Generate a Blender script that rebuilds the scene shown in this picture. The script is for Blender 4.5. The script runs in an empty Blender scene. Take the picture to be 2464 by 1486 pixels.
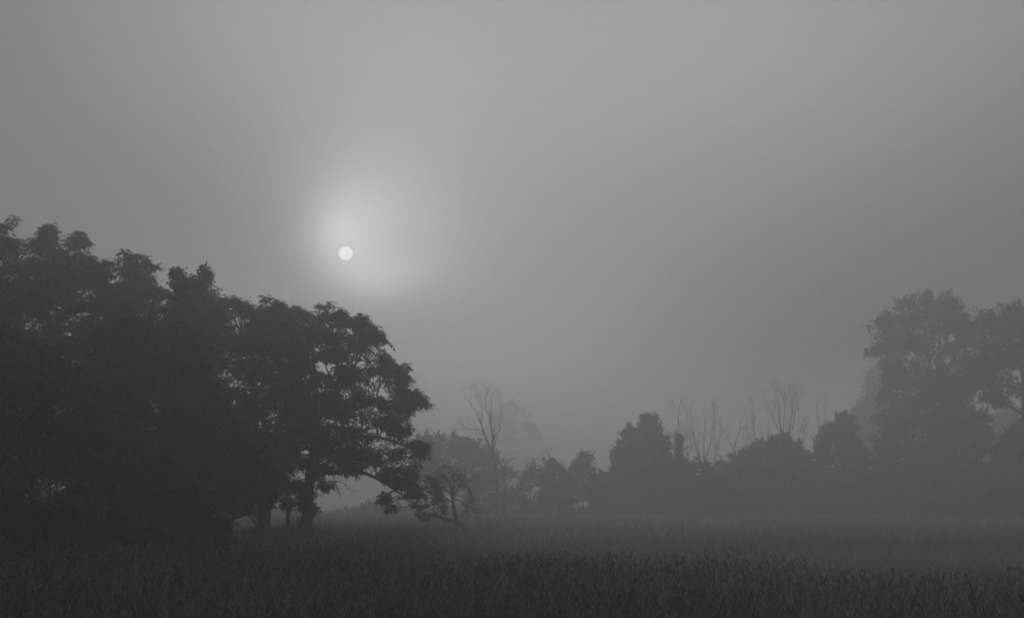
import bpy, math
import numpy as np
from math import radians as R

# ------------------------------------------------------------------ camera
sc = bpy.context.scene
COL = sc.collection
F = 3538.0; CX, CY = 1232.0, 743.0          # focal length in photo pixels (2464 wide)
PITCH = R(7.44); CAMZ = 1.7
cd = bpy.data.cameras.new("camera"); cam = bpy.data.objects.new("camera", cd); COL.objects.link(cam)
cd.sensor_width = 36.0; cd.lens = 36.0 * F / 2464.0
cd.clip_start = 0.1; cd.clip_end = 12000
cam.location = (0, 0, CAMZ); cam.rotation_euler = (R(90) + PITCH, 0, 0)
sc.camera = cam

# ------------------------------------------------------------------ render look
sc.view_settings.view_transform = 'Standard'; sc.view_settings.look = 'None'
sc.view_settings.exposure = 0.0; sc.view_settings.gamma = 1.0
sc.render.engine = 'CYCLES'
cy = sc.cycles
cy.use_denoising = True
try:
    cy.denoiser = 'OPENIMAGEDENOISE'; cy.denoising_prefilter = 'ACCURATE'
except Exception: pass
cy.max_bounces = 6; cy.diffuse_bounces = 2; cy.glossy_bounces = 1; cy.transmission_bounces = 2
cy.volume_bounces = 1; cy.transparent_max_bounces = 8
cy.caustics_reflective = False; cy.caustics_refractive = False

# ------------------------------------------------------------------ pixel <-> world
cp, sp = math.cos(PITCH), math.sin(PITCH)
def at(px, py, Y):
    x = (px - CX) / F; u = (CY - py) / F
    dy = cp - u * sp; dz = sp + u * cp
    t = Y / dy
    return np.array([x * t, Y, CAMZ + dz * t])
def to_px(P):
    x = P[..., 0]; y = P[..., 1]; z = P[..., 2] - CAMZ
    f = y * cp + z * sp; u = -y * sp + z * cp
    return np.stack([CX + F * x / f, CY - F * u / f], -1)
def azel(px, py):
    d = at(px, py, 1.0) - np.array([0, 0, CAMZ])
    return math.degrees(math.atan2(d[0], d[1])), math.degrees(math.atan2(d[2], math.hypot(d[0], d[1])))

SUN_AZ, SUN_EL = azel(832, 608)

# ------------------------------------------------------------------ world: misty grey morning sky
W = bpy.data.worlds.new("World"); sc.world = W; W.use_nodes = True
nt = W.node_tree; nt.nodes.clear()
def N(t, **k):
    n = nt.nodes.new(t)
    for a, v in k.items(): setattr(n, a, v)
    return n
def M(op, a, b=None, c=None):
    n = N('ShaderNodeMath', operation=op)
    for i, v in enumerate((a, b, c)):
        if v is None: continue
        if isinstance(v, (int, float)): n.inputs[i].default_value = v
        else: nt.links.new(v, n.inputs[i])
    return n.outputs[0]
tc = N('ShaderNodeTexCoord'); sx = N('ShaderNodeSeparateXYZ'); nt.links.new(tc.outputs['Generated'], sx.inputs[0])
X, Y_, Z = sx.outputs
AZ = M('MULTIPLY', M('ARCTAN2', X, Y_), 180 / math.pi)
EL = M('MULTIPLY', M('ARCSINE', Z), 180 / math.pi)
nz = N('ShaderNodeTexNoise'); nz.inputs['Scale'].default_value = 3.2; nz.inputs['Detail'].default_value = 1.75
mp = N('ShaderNodeMapping'); mp.inputs['Scale'].default_value = (2.2, 2.2, 0.8)
nt.links.new(tc.outputs['Generated'], mp.inputs[0]); nt.links.new(mp.outputs[0], nz.inputs['Vector'])
# slow warp of the mist so the glow is not a perfect ellipse
WARP = M('MULTIPLY', M('SUBTRACT', nz.outputs[0], 0.5), 2.0)
AZw = M('ADD', AZ, M('MULTIPLY', WARP, 0.9)); ELw = M('ADD', EL, M('MULTIPLY', WARP, 0.5))
sky = N('ShaderNodeTexSky', sky_type='NISHITA', sun_disc=False)
sky.sun_elevation = R(SUN_EL); sky.sun_rotation = R(SUN_AZ); sky.air_density = 1.0; sky.dust_density = 1.0
bw = N('ShaderNodeRGBToBW'); nt.links.new(sky.outputs[0], bw.inputs[0])
total = M('MINIMUM', M('MULTIPLY', bw.outputs[0], 0.01), 0.03)
# (amplitude, azimuth, elevation, width az, width el, tilt) of the veils of lit mist
#SKYFIT
LOBES = [(0.1600, 0, 20, 50, 35, 0),
 (0.1200, -4, 12, 12, 10, 0),
 (0.0600, 0, 75, 400, 45, 0),
 (0.3794, -6.537, 10.164, 1.3, 1.3, 0),
 (0.3539, -5.737, 11.064, 2.2, 2.2, 0),
 (0.3464, -5.137, 8.764, 1.8, 1, 0),
 (0.1427, -4.737, 12.064, 4.5, 4.5, 0),
 (0.1247, -4.037, 9.564, 2.5, 2, 0),
 (-0.0147, -19, 2, 9, 7, 0),
 (0.2228, -9, 2, 9, 7, 0),
 (0.2943, 1, 2, 9, 7, 0),
 (-0.3024, 11, 2, 9, 7, 0),
 (0.0870, 21, 2, 9, 7, 0),
 (-0.0196, -19, 10, 9, 7, 0),
 (-0.1190, -9, 10, 9, 7, 0),
 (0.0083, 1, 10, 9, 7, 0),
 (0.0398, 11, 10, 9, 7, 0),
 (-0.0814, 21, 10, 9, 7, 0),
 (0.0071, -19, 18, 9, 7, 0),
 (0.1428, -9, 18, 9, 7, 0),
 (0.0981, 1, 18, 9, 7, 0),
 (0.1240, 11, 18, 9, 7, 0),
 (0.0849, 21, 18, 9, 7, 0)]
#ENDFIT
for a, az, el, wa, we, tilt in LOBES:
    p = M('DIVIDE', M('SUBTRACT', AZw, az), wa); q = M('DIVIDE', M('SUBTRACT', ELw, el), we)
    if tilt: p, q = M('ADD', p, M('MULTIPLY', q, tilt)), q
    e = M('EXPONENT', M('MULTIPLY', M('ADD', M('MULTIPLY', p, p), M('MULTIPLY', q, q)), -1.0))
    total = M('MULTIPLY_ADD', e, a, total)
total = M('MAXIMUM', total, 0.02)
bg = N('ShaderNodeBackground'); nt.links.new(total, bg.inputs['Color']); bg.inputs['Strength'].default_value = 1.0
wo = N('ShaderNodeOutputWorld'); nt.links.new(bg.outputs[0], wo.inputs[0])

# ------------------------------------------------------------------ the sun lamp (veiled by mist: soft)
sl = bpy.data.lights.new("sun_light", 'SUN'); so = bpy.data.objects.new("sun_light", sl); COL.objects.link(so)
sl.energy = 1.5; sl.angle = R(10); sl.color = (1, 1, 1)
az, el = R(SUN_AZ), R(SUN_EL)
sdir = np.array([math.sin(az) * math.cos(el), math.cos(az) * math.cos(el), math.sin(el)])
from mathutils import Vector
so.rotation_euler = Vector((-sdir).tolist()).to_track_quat('-Z', 'Y').to_euler()
HAZE_DENSITY = 0.0070; HAZE_G = 0.3

# ------------------------------------------------------------------ materials (all greys: a monochrome scene)
def mat(name, v, rough=0.8, shade=False, noise=None, trans=0.0, bump=None, spec=0.3):
    m = bpy.data.materials.new(name); m.use_nodes = True; t = m.node_tree; t.nodes.clear()
    o = t.nodes.new('ShaderNodeOutputMaterial'); b = t.nodes.new('ShaderNodeBsdfPrincipled')
    b.inputs['Roughness'].default_value = rough; b.inputs['Specular IOR Level'].default_value = spec
    b.inputs['Base Color'].default_value = (v, v, v, 1)
    val = None
    if shade:
        a = t.nodes.new('ShaderNodeAttribute'); a.attribute_name = 'tone'
        mu = t.nodes.new('ShaderNodeMath'); mu.operation = 'MULTIPLY'; mu.inputs[1].default_value = v
        t.links.new(a.outputs['Fac'], mu.inputs[0]); val = mu.outputs[0]
    if noise:
        n = t.nodes.new('ShaderNodeTexNoise'); n.inputs['Scale'].default_value = noise[0]; n.inputs['Detail'].default_value = 6
        g = t.nodes.new('ShaderNodeTexCoord'); mpp = t.nodes.new('ShaderNodeMapping')
        mpp.inputs['Scale'].default_value = noise[3] if len(noise) > 3 else (1, 1, 1)
        t.links.new(g.outputs['Object'], mpp.inputs[0]); t.links.new(mpp.outputs[0], n.inputs['Vector'])
        r = t.nodes.new('ShaderNodeMapRange'); r.inputs['From Min'].default_value = .3; r.inputs['From Max'].default_value = .7
        r.inputs['To Min'].default_value = noise[1]; r.inputs['To Max'].default_value = noise[2]
        t.links.new(n.outputs[0], r.inputs['Value'])
        mu = t.nodes.new('ShaderNodeMath'); mu.operation = 'MULTIPLY'
        t.links.new(r.outputs[0], mu.inputs[0])
        if val is not None: t.links.new(val, mu.inputs[1])
        else: mu.inputs[1].default_value = v
        val = mu.outputs[0]
        if bump:
            bp = t.nodes.new('ShaderNodeBump'); bp.inputs['Strength'].default_value = bump; bp.inputs['Distance'].default_value = .05
            t.links.new(n.outputs[0], bp.inputs['Height']); t.links.new(bp.outputs[0], b.inputs['Normal'])
    if val is not None: t.links.new(val, b.inputs['Base Color'])
    if trans > 0:
        tr = t.nodes.new('ShaderNodeBsdfTranslucent'); mx = t.nodes.new('ShaderNodeMixShader'); mx.inputs[0].default_value = trans
        if val is not None: t.links.new(val, tr.inputs['Color'])
        else: tr.inputs['Color'].default_value = (v, v, v, 1)
        t.links.new(b.outputs[0], mx.inputs[1]); t.links.new(tr.outputs[0], mx.inputs[2]); t.links.new(mx.outputs[0], o.inputs[0])
    else: t.links.new(b.outputs[0], o.inputs[0])
    return m
M_LEAF = mat('leaf', 0.06, .6, shade=True, trans=.25, spec=.15)
M_CEDAR = mat('cedar_leaf', 0.045, .8, shade=True, trans=.1)
M_BARK = mat('bark', 0.09, .9, noise=(5, .6, 1.3, (1, 1, .25)), bump=.6)
M_PALEBARK = mat('pale_bark', 0.17, .9, noise=(5, .7, 1.25, (1, 1, .25)), bump=.5)
M_DEAD = mat('dead_wood', 0.08, .9, noise=(6, .7, 1.2, (1, 1, .3)))
M_GRASS = mat('grass_blade', 0.2, .5, shade=True, trans=.4, spec=.5)
M_MEADOW = mat('meadow_blade', 0.27, .6, shade=True, trans=.4)
M_SOIL = mat('meadow_soil', 0.1, .95, noise=(.6, .6, 1.35), bump=.4)
M_POST = mat('weathered_post', 0.12, .9, noise=(9, .7, 1.2, (1, 1, .2)), bump=.4)

# ------------------------------------------------------------------ mesh helpers
class Geo:
    def __init__(s): s.v = []; s.f = []; s.t = []; s.n = 0
    def add(s, v, f, tone=1.0):
        v = np.asarray(v, np.float32).reshape(-1, 3)
        s.v.append(v); s.f.append(np.asarray(f, np.int64).reshape(-1, 4) + s.n)
        s.t.append(np.broadcast_to(np.asarray(tone, np.float32), (len(v),)) if np.ndim(tone) == 0 else np.asarray(tone, np.float32))
        s.n += len(v)
    def build(s, name, m, parent=None, loc=(0, 0, 0), smooth=False):
        me = bpy.data.meshes.new(name)
        V = np.concatenate(s.v) - np.asarray(loc, np.float32); Fq = np.concatenate(s.f); T = np.concatenate(s.t)
        me.vertices.add(len(V)); me.vertices.foreach_set('co', V.ravel().astype(np.float32))
        me.loops.add(Fq.size); me.loops.foreach_set('vertex_index', Fq.ravel().astype(np.int32))
        me.polygons.add(len(Fq)); me.polygons.foreach_set('loop_start', (np.arange(len(Fq)) * 4).astype(np.int32))
        me.polygons.foreach_set('use_smooth', np.full(len(Fq), smooth))
        a = me.attributes.new('tone', 'FLOAT', 'POINT'); a.data.foreach_set('value', T.astype(np.float32))
        me.update(calc_edges=True); me.materials.append(m)
        o = bpy.data.objects.new(name, me); COL.objects.link(o)
        if parent is not None: o.parent = parent
        return o

def tag(o, label=None, cat=None, group=None, kind=None):
    for k, v in (('label', label), ('category', cat), ('group', group), ('kind', kind)):
        if v: o[k] = v
    return o
def thing(name, loc, label, cat, group=None):
    o = bpy.data.objects.new(name, None); o.location = tuple(float(c) for c in loc); o.empty_display_size = .3
    COL.objects.link(o); return tag(o, label, cat, group)

def unit(v): return v / np.maximum(np.linalg.norm(v, axis=-1, keepdims=True), 1e-9)
def tubes(g, P, rad, sides=5, tone=1.0):
    """P (N,K,3), rad (N,K): tapered tubes"""
    P = np.asarray(P, float); rad = np.asarray(rad, float); Nn, K, _ = P.shape
    T = np.empty_like(P); T[:, 1:-1] = P[:, 2:] - P[:, :-2]; T[:, 0] = P[:, 1] - P[:, 0]; T[:, -1] = P[:, -1] - P[:, -2]
    T = unit(T); mean = unit(P[:, -1] - P[:, 0])
    ref = np.where(np.abs(mean[:, 2:3]) > .8, np.array([[0.3, 1, 0.]]), np.array([[0., 0.1, 1.]]))[:, None, :]
    A = unit(np.cross(T, np.broadcast_to(ref, T.shape))); B = np.cross(T, A)
    th = np.arange(sides) / sides * 2 * np.pi
    V = P[:, :, None] + rad[:, :, None, None] * (A[:, :, None] * np.cos(th)[None, None, :, None] + B[:, :, None] * np.sin(th)[None, None, :, None])
    k = np.arange(K - 1)[:, None]; s = np.arange(sides)[None]; s2 = (s + 1) % sides
    q = np.stack([k * sides + s + 0 * k, k * sides + s2, (k + 1) * sides + s2, (k + 1) * sides + s], -1).reshape(-1, 4)
    f = (np.arange(Nn)[:, None, None] * (K * sides) + q[None]).reshape(-1, 4)
    g.add(V.reshape(-1, 3), f, tone)

def smooth_path(pts, K):
    """Catmull-Rom through pts (n,4: xyz r) -> K samples"""
    p = np.asarray(pts, float); n = len(p)
    pe = np.vstack([2 * p[0] - p[1], p, 2 * p[-1] - p[-2]])
    t = np.linspace(0, n - 1 - 1e-6, K); i = t.astype(int); u = (t - i)[:, None]
    a, b, c, d = pe[i], pe[i + 1], pe[i + 2], pe[i + 3]
    o = .5 * ((2 * b) + (-a + c) * u + (2 * a - 5 * b + 4 * c - d) * u ** 2 + (-a + 3 * b - 3 * c + d) * u ** 3)
    o[:, 3] = np.maximum(o[:, 3], .004); return o

def children(rng, P, rad, per, L, spread=.8, up=.25, K=5, t0=.3, rr=.55, wob=.18, r_min=.004):
    """side branches of the branches P (N,K0,3)"""
    Nn, K0, _ = P.shape; idx = np.repeat(np.arange(Nn), per)
    t = rng.uniform(t0, 1, len(idx)) * (K0 - 1.001); i = t.astype(int); u = (t - i)[:, None]
    s = P[idx, i] * (1 - u) + P[idx, i + 1] * u
    r0 = rad[idx, i] * (1 - u[:, 0]) + rad[idx, i + 1] * u[:, 0]
    tan = unit(P[idx, i + 1] - P[idx, i]); rnd = unit(rng.normal(size=tan.shape))
    d = unit(tan + spread * unit(np.cross(tan, rnd)) + np.array([0, 0, up]))
    l = L * rng.uniform(.55, 1.15, len(idx)) * (1.15 - .5 * t / (K0 - 1))
    out = np.empty((len(idx), K, 3)); out[:, 0] = s; cur = d
    for k in range(1, K):
        cur = unit(cur + wob * rng.normal(size=cur.shape) + np.array([0, 0, up * .25]))
        out[:, k] = out[:, k - 1] + cur * (l / (K - 1))[:, None]
    r = np.maximum(r0 * rr, r_min)[:, None] * np.linspace(1, .35, K)[None]
    return out, np.maximum(r, r_min * .6)

# ------------------------------------------------------------------ foliage templates (quads)
def leaflet(base, d, side, L, w):
    mid = base + d * L * .45
    return np.stack([base, mid + side * w, base + d * L, mid - side * w])
def template_compound(rng, leaves=6, R_=.34):
    """a twig end: a rosette of drooping compound leaves"""
    V = []
    for i in range(leaves):
        a = i / leaves * 2 * np.pi + rng.uniform(-.35, .35); e = rng.uniform(-.1, .75)
        d = np.array([math.cos(a) * math.cos(e), math.sin(a) * math.cos(e), math.sin(e)])
        L = R_ * rng.uniform(.7, 1.15); p = np.zeros(3); pts = []; cur = d.copy()
        for k in range(4):
            pts.append(p.copy()); p = p + cur * L / 3; cur = unit(cur + np.array([0, 0, -.38]))
        side = unit(np.cross(d, [0, 0, 1.]))
        for k in (1, 2):
            for s in (-1, 1):
                dd = unit(.75 * unit(pts[k + 1] - pts[k]) + s * side * .9 + np.array([0, 0, -.35]))
                V.append(leaflet(pts[k], dd, unit(np.cross(dd, [0, 0, 1.])), L * rng.uniform(.38, .5), L * .095))
        dd = unit(pts[3] - pts[2] + np.array([0, 0, -.03]))
        V.append(leaflet(pts[2], dd, side, L * .62, L * .11))
    return np.array(V)
def template_broad(rng, n=7, R_=.3):
    V = []
    for i in range(n):
        c = rng.normal(size=3) * R_ * .4; d = unit(rng.normal(size=3) + np.array([0, 0, -.15])); s = unit(np.cross(d, rng.normal(size=3)))
        V.append(leaflet(c, d, s, R_ * rng.uniform(.45, .8), R_ * rng.uniform(.16, .26)))
    return np.array(V)
def template_cedar(rng, n=8, R_=.4):
    V = []
    for i in range(n):
        a = rng.uniform(0, 2 * np.pi); d = unit(np.array([.45 * math.cos(a), .45 * math.sin(a), rng.uniform(.5, 1.1)]))
        c = rng.normal(size=3) * R_ * .16; s = unit(np.cross(d, rng.normal(size=3)))
        V.append(leaflet(c, d, s, R_ * rng.uniform(.6, 1.1), R_ * .09))
    return np.array(V)
TR = np.random.default_rng(7)
TEMPL = {'compound': [template_compound(TR, TR.integers(5, 8)) for _ in range(10)],
         'broad': [template_broad(TR) for _ in range(10)],
         'small': [template_broad(TR, 9, .2) for _ in range(8)],
         'cedar': [template_cedar(TR) for _ in range(8)]}

def place(g, rng, kind, P, scale, outward=None, up_bias=1.0, tone=None):
    """instances of leaf templates at P, their z axes leaning up/outward"""
    P = np.asarray(P); n = len(P); Ts = TEMPL[kind]
    z = np.tile([0., 0, up_bias], (n, 1)) + rng.normal(size=(n, 3)) * .35
    if outward is not None: z = z + outward * .8
    z = unit(z); x = unit(np.cross(z, rng.normal(size=(n, 3)))); y = np.cross(z, x)
    Rm = np.stack([x, y, z], -1); sc_ = scale * rng.uniform(.75, 1.25, n)
    if tone is None: tone = rng.uniform(.7, 1.3, n)
    which = rng.integers(0, len(Ts), n)
    for k, T in enumerate(Ts):
        m = which == k
        if not m.any(): continue
        V = np.einsum('nij,qvj->nqvi', Rm[m], T) * sc_[m][:, None, None, None] + P[m][:, None, None]
        nv = V.shape[0] * V.shape[1] * 4
        g.add(V.reshape(-1, 3), np.arange(nv).reshape(-1, 4), np.repeat(tone[m], T.shape[0] * 4))

def inside(poly, pts):
    poly = np.asarray(poly, float); x, y = pts[:, 0], pts[:, 1]; c = np.zeros(len(pts), bool); j = len(poly) - 1
    for i in range(len(poly)):
        xi, yi = poly[i]; xj, yj = poly[j]
        if yi != yj: c ^= ((yi > y) != (yj > y)) & (x < (xj - xi) * (y - yi) / (yj - yi) + xi)
        j = i
    return c
def edge_dist(poly, pts):
    poly = np.asarray(poly, float); a = poly; b = np.roll(poly, -1, 0); best = np.full(len(pts), 1e9)
    for p, q in zip(a, b):
        d = q - p; t = np.clip(((pts - p) @ d) / max(d @ d, 1e-9), 0, 1)
        best = np.minimum(best, np.linalg.norm(pts - (p + t[:, None] * d), axis=1))
    return best

def jag(rng, poly, Y, amp):
    """ragged outline: tufts and notches of about amp metres"""
    p = np.asarray(poly, float); out = []; pm = F / (Y * 1.01); cen = p.mean(0)
    for a, b in zip(p, np.roll(p, -1, 0)):
        L = np.linalg.norm(b - a) / pm; n = max(1, int(L / (amp * 2.2))); out.append(a)
        nr = np.array([(b - a)[1], -(b - a)[0]]); nr = nr / max(np.linalg.norm(nr), 1e-6)
        for k in range(1, n):
            t = (k + rng.uniform(-.3, .3)) / n; out.append(a + (b - a) * t + nr * rng.normal() * amp * .55 * pm)
    return np.array(out)
def crown_points(rng, poly, Y, thick, clump_r, cover, per, holes=(), jitter=.5, flat=.62, edge=.75, fill=14.0, jagged=.45, spikes=0.8, spike_l=.55, up_=.2):
    """clump centres filling the solid whose outline is poly (photo px) at distance Y, thick metres deep; then leaf points on each clump"""
    poly = jag(rng, poly, Y, clump_r * jagged)
    W3 = np.array([at(a, b, Y) for a, b in poly]); Q = W3[:, [0, 2]]
    area = .5 * abs(np.dot(Q[:, 0], np.roll(Q[:, 1], 1)) - np.dot(Q[:, 1], np.roll(Q[:, 0], 1)))
    n = max(4 if cover > 1 else 1, int(area / (math.pi * clump_r ** 2) * cover * 1.15)); lo, hi = Q.min(0), Q.max(0); C = []
    tot = 0
    while tot < n and len(C) < 60:
        c = rng.uniform(lo, hi, (n * 4, 2)); c = c[inside(Q, c)]; d = edge_dist(Q, c)
        c = c[rng.uniform(size=len(c)) < np.clip(d / (clump_r * edge), .12, 1)]
        C.append(c); tot += len(c)
    c = np.concatenate(C)[:n]
    # a belt of small clumps just inside the outline
    E0, E1 = Q, np.roll(Q, -1, 0); EL_ = np.linalg.norm(E1 - E0, axis=1); per_ = EL_.sum(); nb = int(per_ / (clump_r * .42) * min(1, cover))
    tt = np.sort(rng.uniform(0, per_, nb)); cum = np.concatenate([[0], np.cumsum(EL_)]); k = np.clip(np.searchsorted(cum, tt) - 1, 0, len(Q) - 1)
    e_ = (tt - cum[k]) / np.maximum(EL_[k], 1e-6); bp = E0[k] + (E1[k] - E0[k]) * e_[:, None]
    nrm = np.stack([-(E1[k] - E0[k])[:, 1], (E1[k] - E0[k])[:, 0]], 1); nrm /= np.maximum(np.linalg.norm(nrm, axis=1, keepdims=True), 1e-6)
    nrm = np.where(inside(Q, bp + nrm * .03)[:, None], nrm, -nrm)
    bp = bp + nrm * (rng.uniform(.15, .75, nb) * clump_r)[:, None]; bp = bp[inside(Q, bp)]
    c = np.vstack([c, bp]); n = len(c); d = edge_dist(Q, c)
    Tm = thick / 2; D = max(thick * .5, 1.0); prof = Tm * np.sqrt(np.clip(1 - (1 - np.minimum(d / D, 1)) ** 2, 0.02, 1))
    u = rng.uniform(size=n); dep = np.where(u < .45, -rng.uniform(.7, 1, n), np.where(u < .65, rng.uniform(.7, 1, n), rng.uniform(-.8, .8, n)))
    yy = Y + dep * prof
    Cn = np.stack([c[:, 0], yy, c[:, 1]], 1)
    rr = np.clip(clump_r * rng.uniform(.7, 1.2, n), 0, np.maximum(d * 1.0, clump_r * .3))
    cnt = np.maximum(min(5, per // 2), (per * np.clip(rr / clump_r, .25, 1) ** 1.3)).astype(int); idx = np.repeat(np.arange(n), cnt); m = len(idx)
    dv = unit(rng.normal(size=(m, 3))); dv[:, 2] = np.where(rng.uniform(size=m) < .75, np.abs(dv[:, 2]), dv[:, 2])
    P = Cn[idx] + dv * rr[idx][:, None] * np.array([1, 1, flat]) * rng.uniform(.55, 1.05, m)[:, None]
    out = dv.copy()
    nf = int(area * fill)
    if nf:
        c = rng.uniform(lo, hi, (nf * 5, 2)); c = c[inside(Q, c)][:nf]; d = edge_dist(Q, c); k_ = d > clump_r * rng.uniform(.35, 1.1, len(c)); c, d = c[k_], d[k_]
        pr = Tm * np.sqrt(np.clip(1 - (1 - np.minimum(d / D, 1)) ** 2, 0.02, 1)); nf = len(c)
        P = np.vstack([P, np.stack([c[:, 0], Y + rng.uniform(-1, 1, nf) * pr, c[:, 1]], 1)]); o2 = unit(rng.normal(size=(nf, 3))); out = np.vstack([out, o2])
        idx = np.concatenate([idx, rng.integers(0, n, nf)]); m = len(P)
    # loose sprays reaching past the outline
    ns = int(per_ * spikes)
    if ns:
        tt = rng.uniform(0, per_, ns); k = np.clip(np.searchsorted(cum, tt) - 1, 0, len(Q) - 1); e_ = (tt - cum[k]) / np.maximum(EL_[k], 1e-6)
        b0 = E0[k] + (E1[k] - E0[k]) * e_[:, None]; nr = np.stack([-(E1[k] - E0[k])[:, 1], (E1[k] - E0[k])[:, 0]], 1); nr /= np.maximum(np.linalg.norm(nr, axis=1, keepdims=True), 1e-6)
        nr = np.where(inside(Q, b0 + nr * .03)[:, None], -nr, nr)
        ok = nr[:, 1] > -.45; b0, nr = b0[ok], nr[ok]; ns = len(b0)
        dd = nr + np.array([0, up_]) + rng.normal(size=nr.shape) * .35; dd /= np.linalg.norm(dd, axis=1, keepdims=True)
        Ls = spike_l * rng.uniform(.2, 1.0, ns) ** 1.5; yb = Y + rng.uniform(-.6, .6, ns) * Tm; K_ = 7; tq = np.linspace(-.5, 1, K_)
        q2 = b0[:, None] + dd[:, None] * (Ls[:, None] * tq)[:, :, None]; sp_ = np.stack([q2[..., 0], np.repeat(yb[:, None], K_, 1), q2[..., 1]], -1)
        sp_ += rng.normal(size=sp_.shape) * (Ls[:, None, None] * .17 * (1.2 - tq)[None, :, None] * .6); sp_ = sp_.reshape(-1, 3)
        P = np.vstack([P, sp_]); o2 = np.repeat(np.stack([dd[:, 0], np.zeros(ns), dd[:, 1]], 1), K_, 0); out = np.vstack([out, o2])
        idx = np.concatenate([idx, rng.integers(0, n, ns * K_)]); m = len(P)
    if len(holes):
        px = to_px(P); keep = np.ones(m, bool)
        for (hx, hy, ha, hb) in holes:
            e = ((px[:, 0] - hx) / ha) ** 2 + ((px[:, 1] - hy) / hb) ** 2
            keep &= e > rng.uniform(.6, 1.25, m)
        P, out, idx = P[keep], out[keep], idx[keep]
    keep = P[:, 2] > .15
    ct = rng.uniform(.55, 1.5, n)
    return Cn, P[keep], out[keep], ct[idx][keep] * rng.uniform(.85, 1.15, keep.sum())

def twigs_to(g, rng, skel, C, r0=.045, K=6, sides=4, frac=1.0):
    """curved branches from the skeleton (S,4) to clump centres C"""
    C = C[rng.uniform(size=len(C)) < frac]
    if len(C) == 0: return None
    S = skel[:, :3]
    d = np.linalg.norm(C[:, None] - S[None], axis=2) + 1.2 * np.maximum(0, S[None, :, 2] - C[:, None, 2] + .4) + rng.uniform(0, .8, (len(C), len(S)))
    j = d.argmin(1); A = S[j]; rs = np.minimum(skel[j, 3] * .6, r0 + .012 * np.linalg.norm(C - A, axis=1)); t = np.linspace(0, 1, K)[None, :, None]
    mid = (A + C) / 2 + rng.normal(size=C.shape) * .12 * np.linalg.norm(C - A, axis=1)[:, None] + np.array([0, 0, .12]) * np.linalg.norm(C - A, axis=1)[:, None]
    P = (1 - t) ** 2 * A[:, None] + 2 * t * (1 - t) * mid[:, None] + t ** 2 * C[:, None]
    P[:, 1:-1] += rng.normal(size=P[:, 1:-1].shape) * .04
    rad = rs[:, None] * np.linspace(1, .3, K)[None]
    tubes(g, P, rad, sides); return P, rad

def skeleton(paths, Y, K=14):
    """paths: lists of (px, py, radius_m[, depth offset])"""
    out = []
    for p in paths:
        q = []
        for e in p:
            w = at(e[0], e[1], Y + (e[3] if len(e) > 3 else 0)); q.append([*w, e[2]])
        out.append(smooth_path(q, K))
    return out

def leafy_tree(name, label, cat, seed, Y, poly, paths, thick=5, clump_r=.8, cover=3, per=26, kind='compound', scale=1.0,
               holes=(), group=None, bark=None, leafm=None, flare=True, extra=(), twig_levels=1, flat=.62, edge=.75, frac=1.0, tw_r=.045, fill=26.0, jagged=.45):
    rng = np.random.default_rng(seed)
    if 100 <= Y < 200: Y = Y * 1.18
    sk = skeleton(paths, Y); base = sk[0][0, :3].copy(); base[2] = 0
    if flare:
        b = sk[0][0].copy()
        if b[2] > 0:
            low = np.array([b[0] + (b[0] - sk[0][2, 0]) * .15, b[1], -.1, b[3] * 1.45]); sk[0] = np.vstack([low, sk[0][:-1]]) if False else smooth_path(np.vstack([low, sk[0][::3]]), 14)
    root = thing(name, base, label, cat, group)
    gt = Geo()
    for i, s in enumerate(sk):
        s2 = s.copy(); s2[1:-1, :3] += rng.normal(size=(len(s) - 2, 3)) * s2[1:-1, 3:4] * .12
        tubes(gt, s2[None, :, :3], s2[None, :, 3], 10 if i == 0 else 7)
    gt.build('trunk', bark or M_BARK, root, base, True)
    skel = np.vstack([s[len(s) // 4:] if i == 0 else s for i, s in enumerate(sk)])
    gb, gc = Geo(), Geo()
    for ex in [(poly, thick)] + list(extra):
        pl, th = ex[:2]; o_ = dict(clump_r=clump_r, cover=cover, per=per, fill=fill, jagged=jagged, edge=edge, sk=.9, sl={'cedar': .55, 'broad': .55, 'small': .35}.get(kind, .36))
        if kind == 'cedar': o_['sk'] = 1.2
        if len(ex) > 2: o_.update(ex[2])
        C, P, out, tone = crown_points(rng, pl, Y, th, o_['clump_r'], o_['cover'], o_['per'], holes, flat=flat, edge=o_['edge'], fill=o_['fill'], jagged=o_['jagged'], spikes=o_['sk'], spike_l=o_['sl'], up_={'cedar': .6}.get(kind, .15))
        rr = twigs_to(gb, rng, skel, C, r0=tw_r, frac=frac)
        if rr is not None and twig_levels:
            c2, r2 = children(rng, rr[0], rr[1], 3, clump_r * 1.3, spread=.9, K=4, t0=.5, r_min=.006); tubes(gb, c2, r2, 3)
        place(gc, rng, kind, P, scale, out, tone=tone)
    gb.build('branches', bark or M_BARK, root, base)
    gc.build('crown', leafm or M_LEAF, root, base)
    return root

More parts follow.
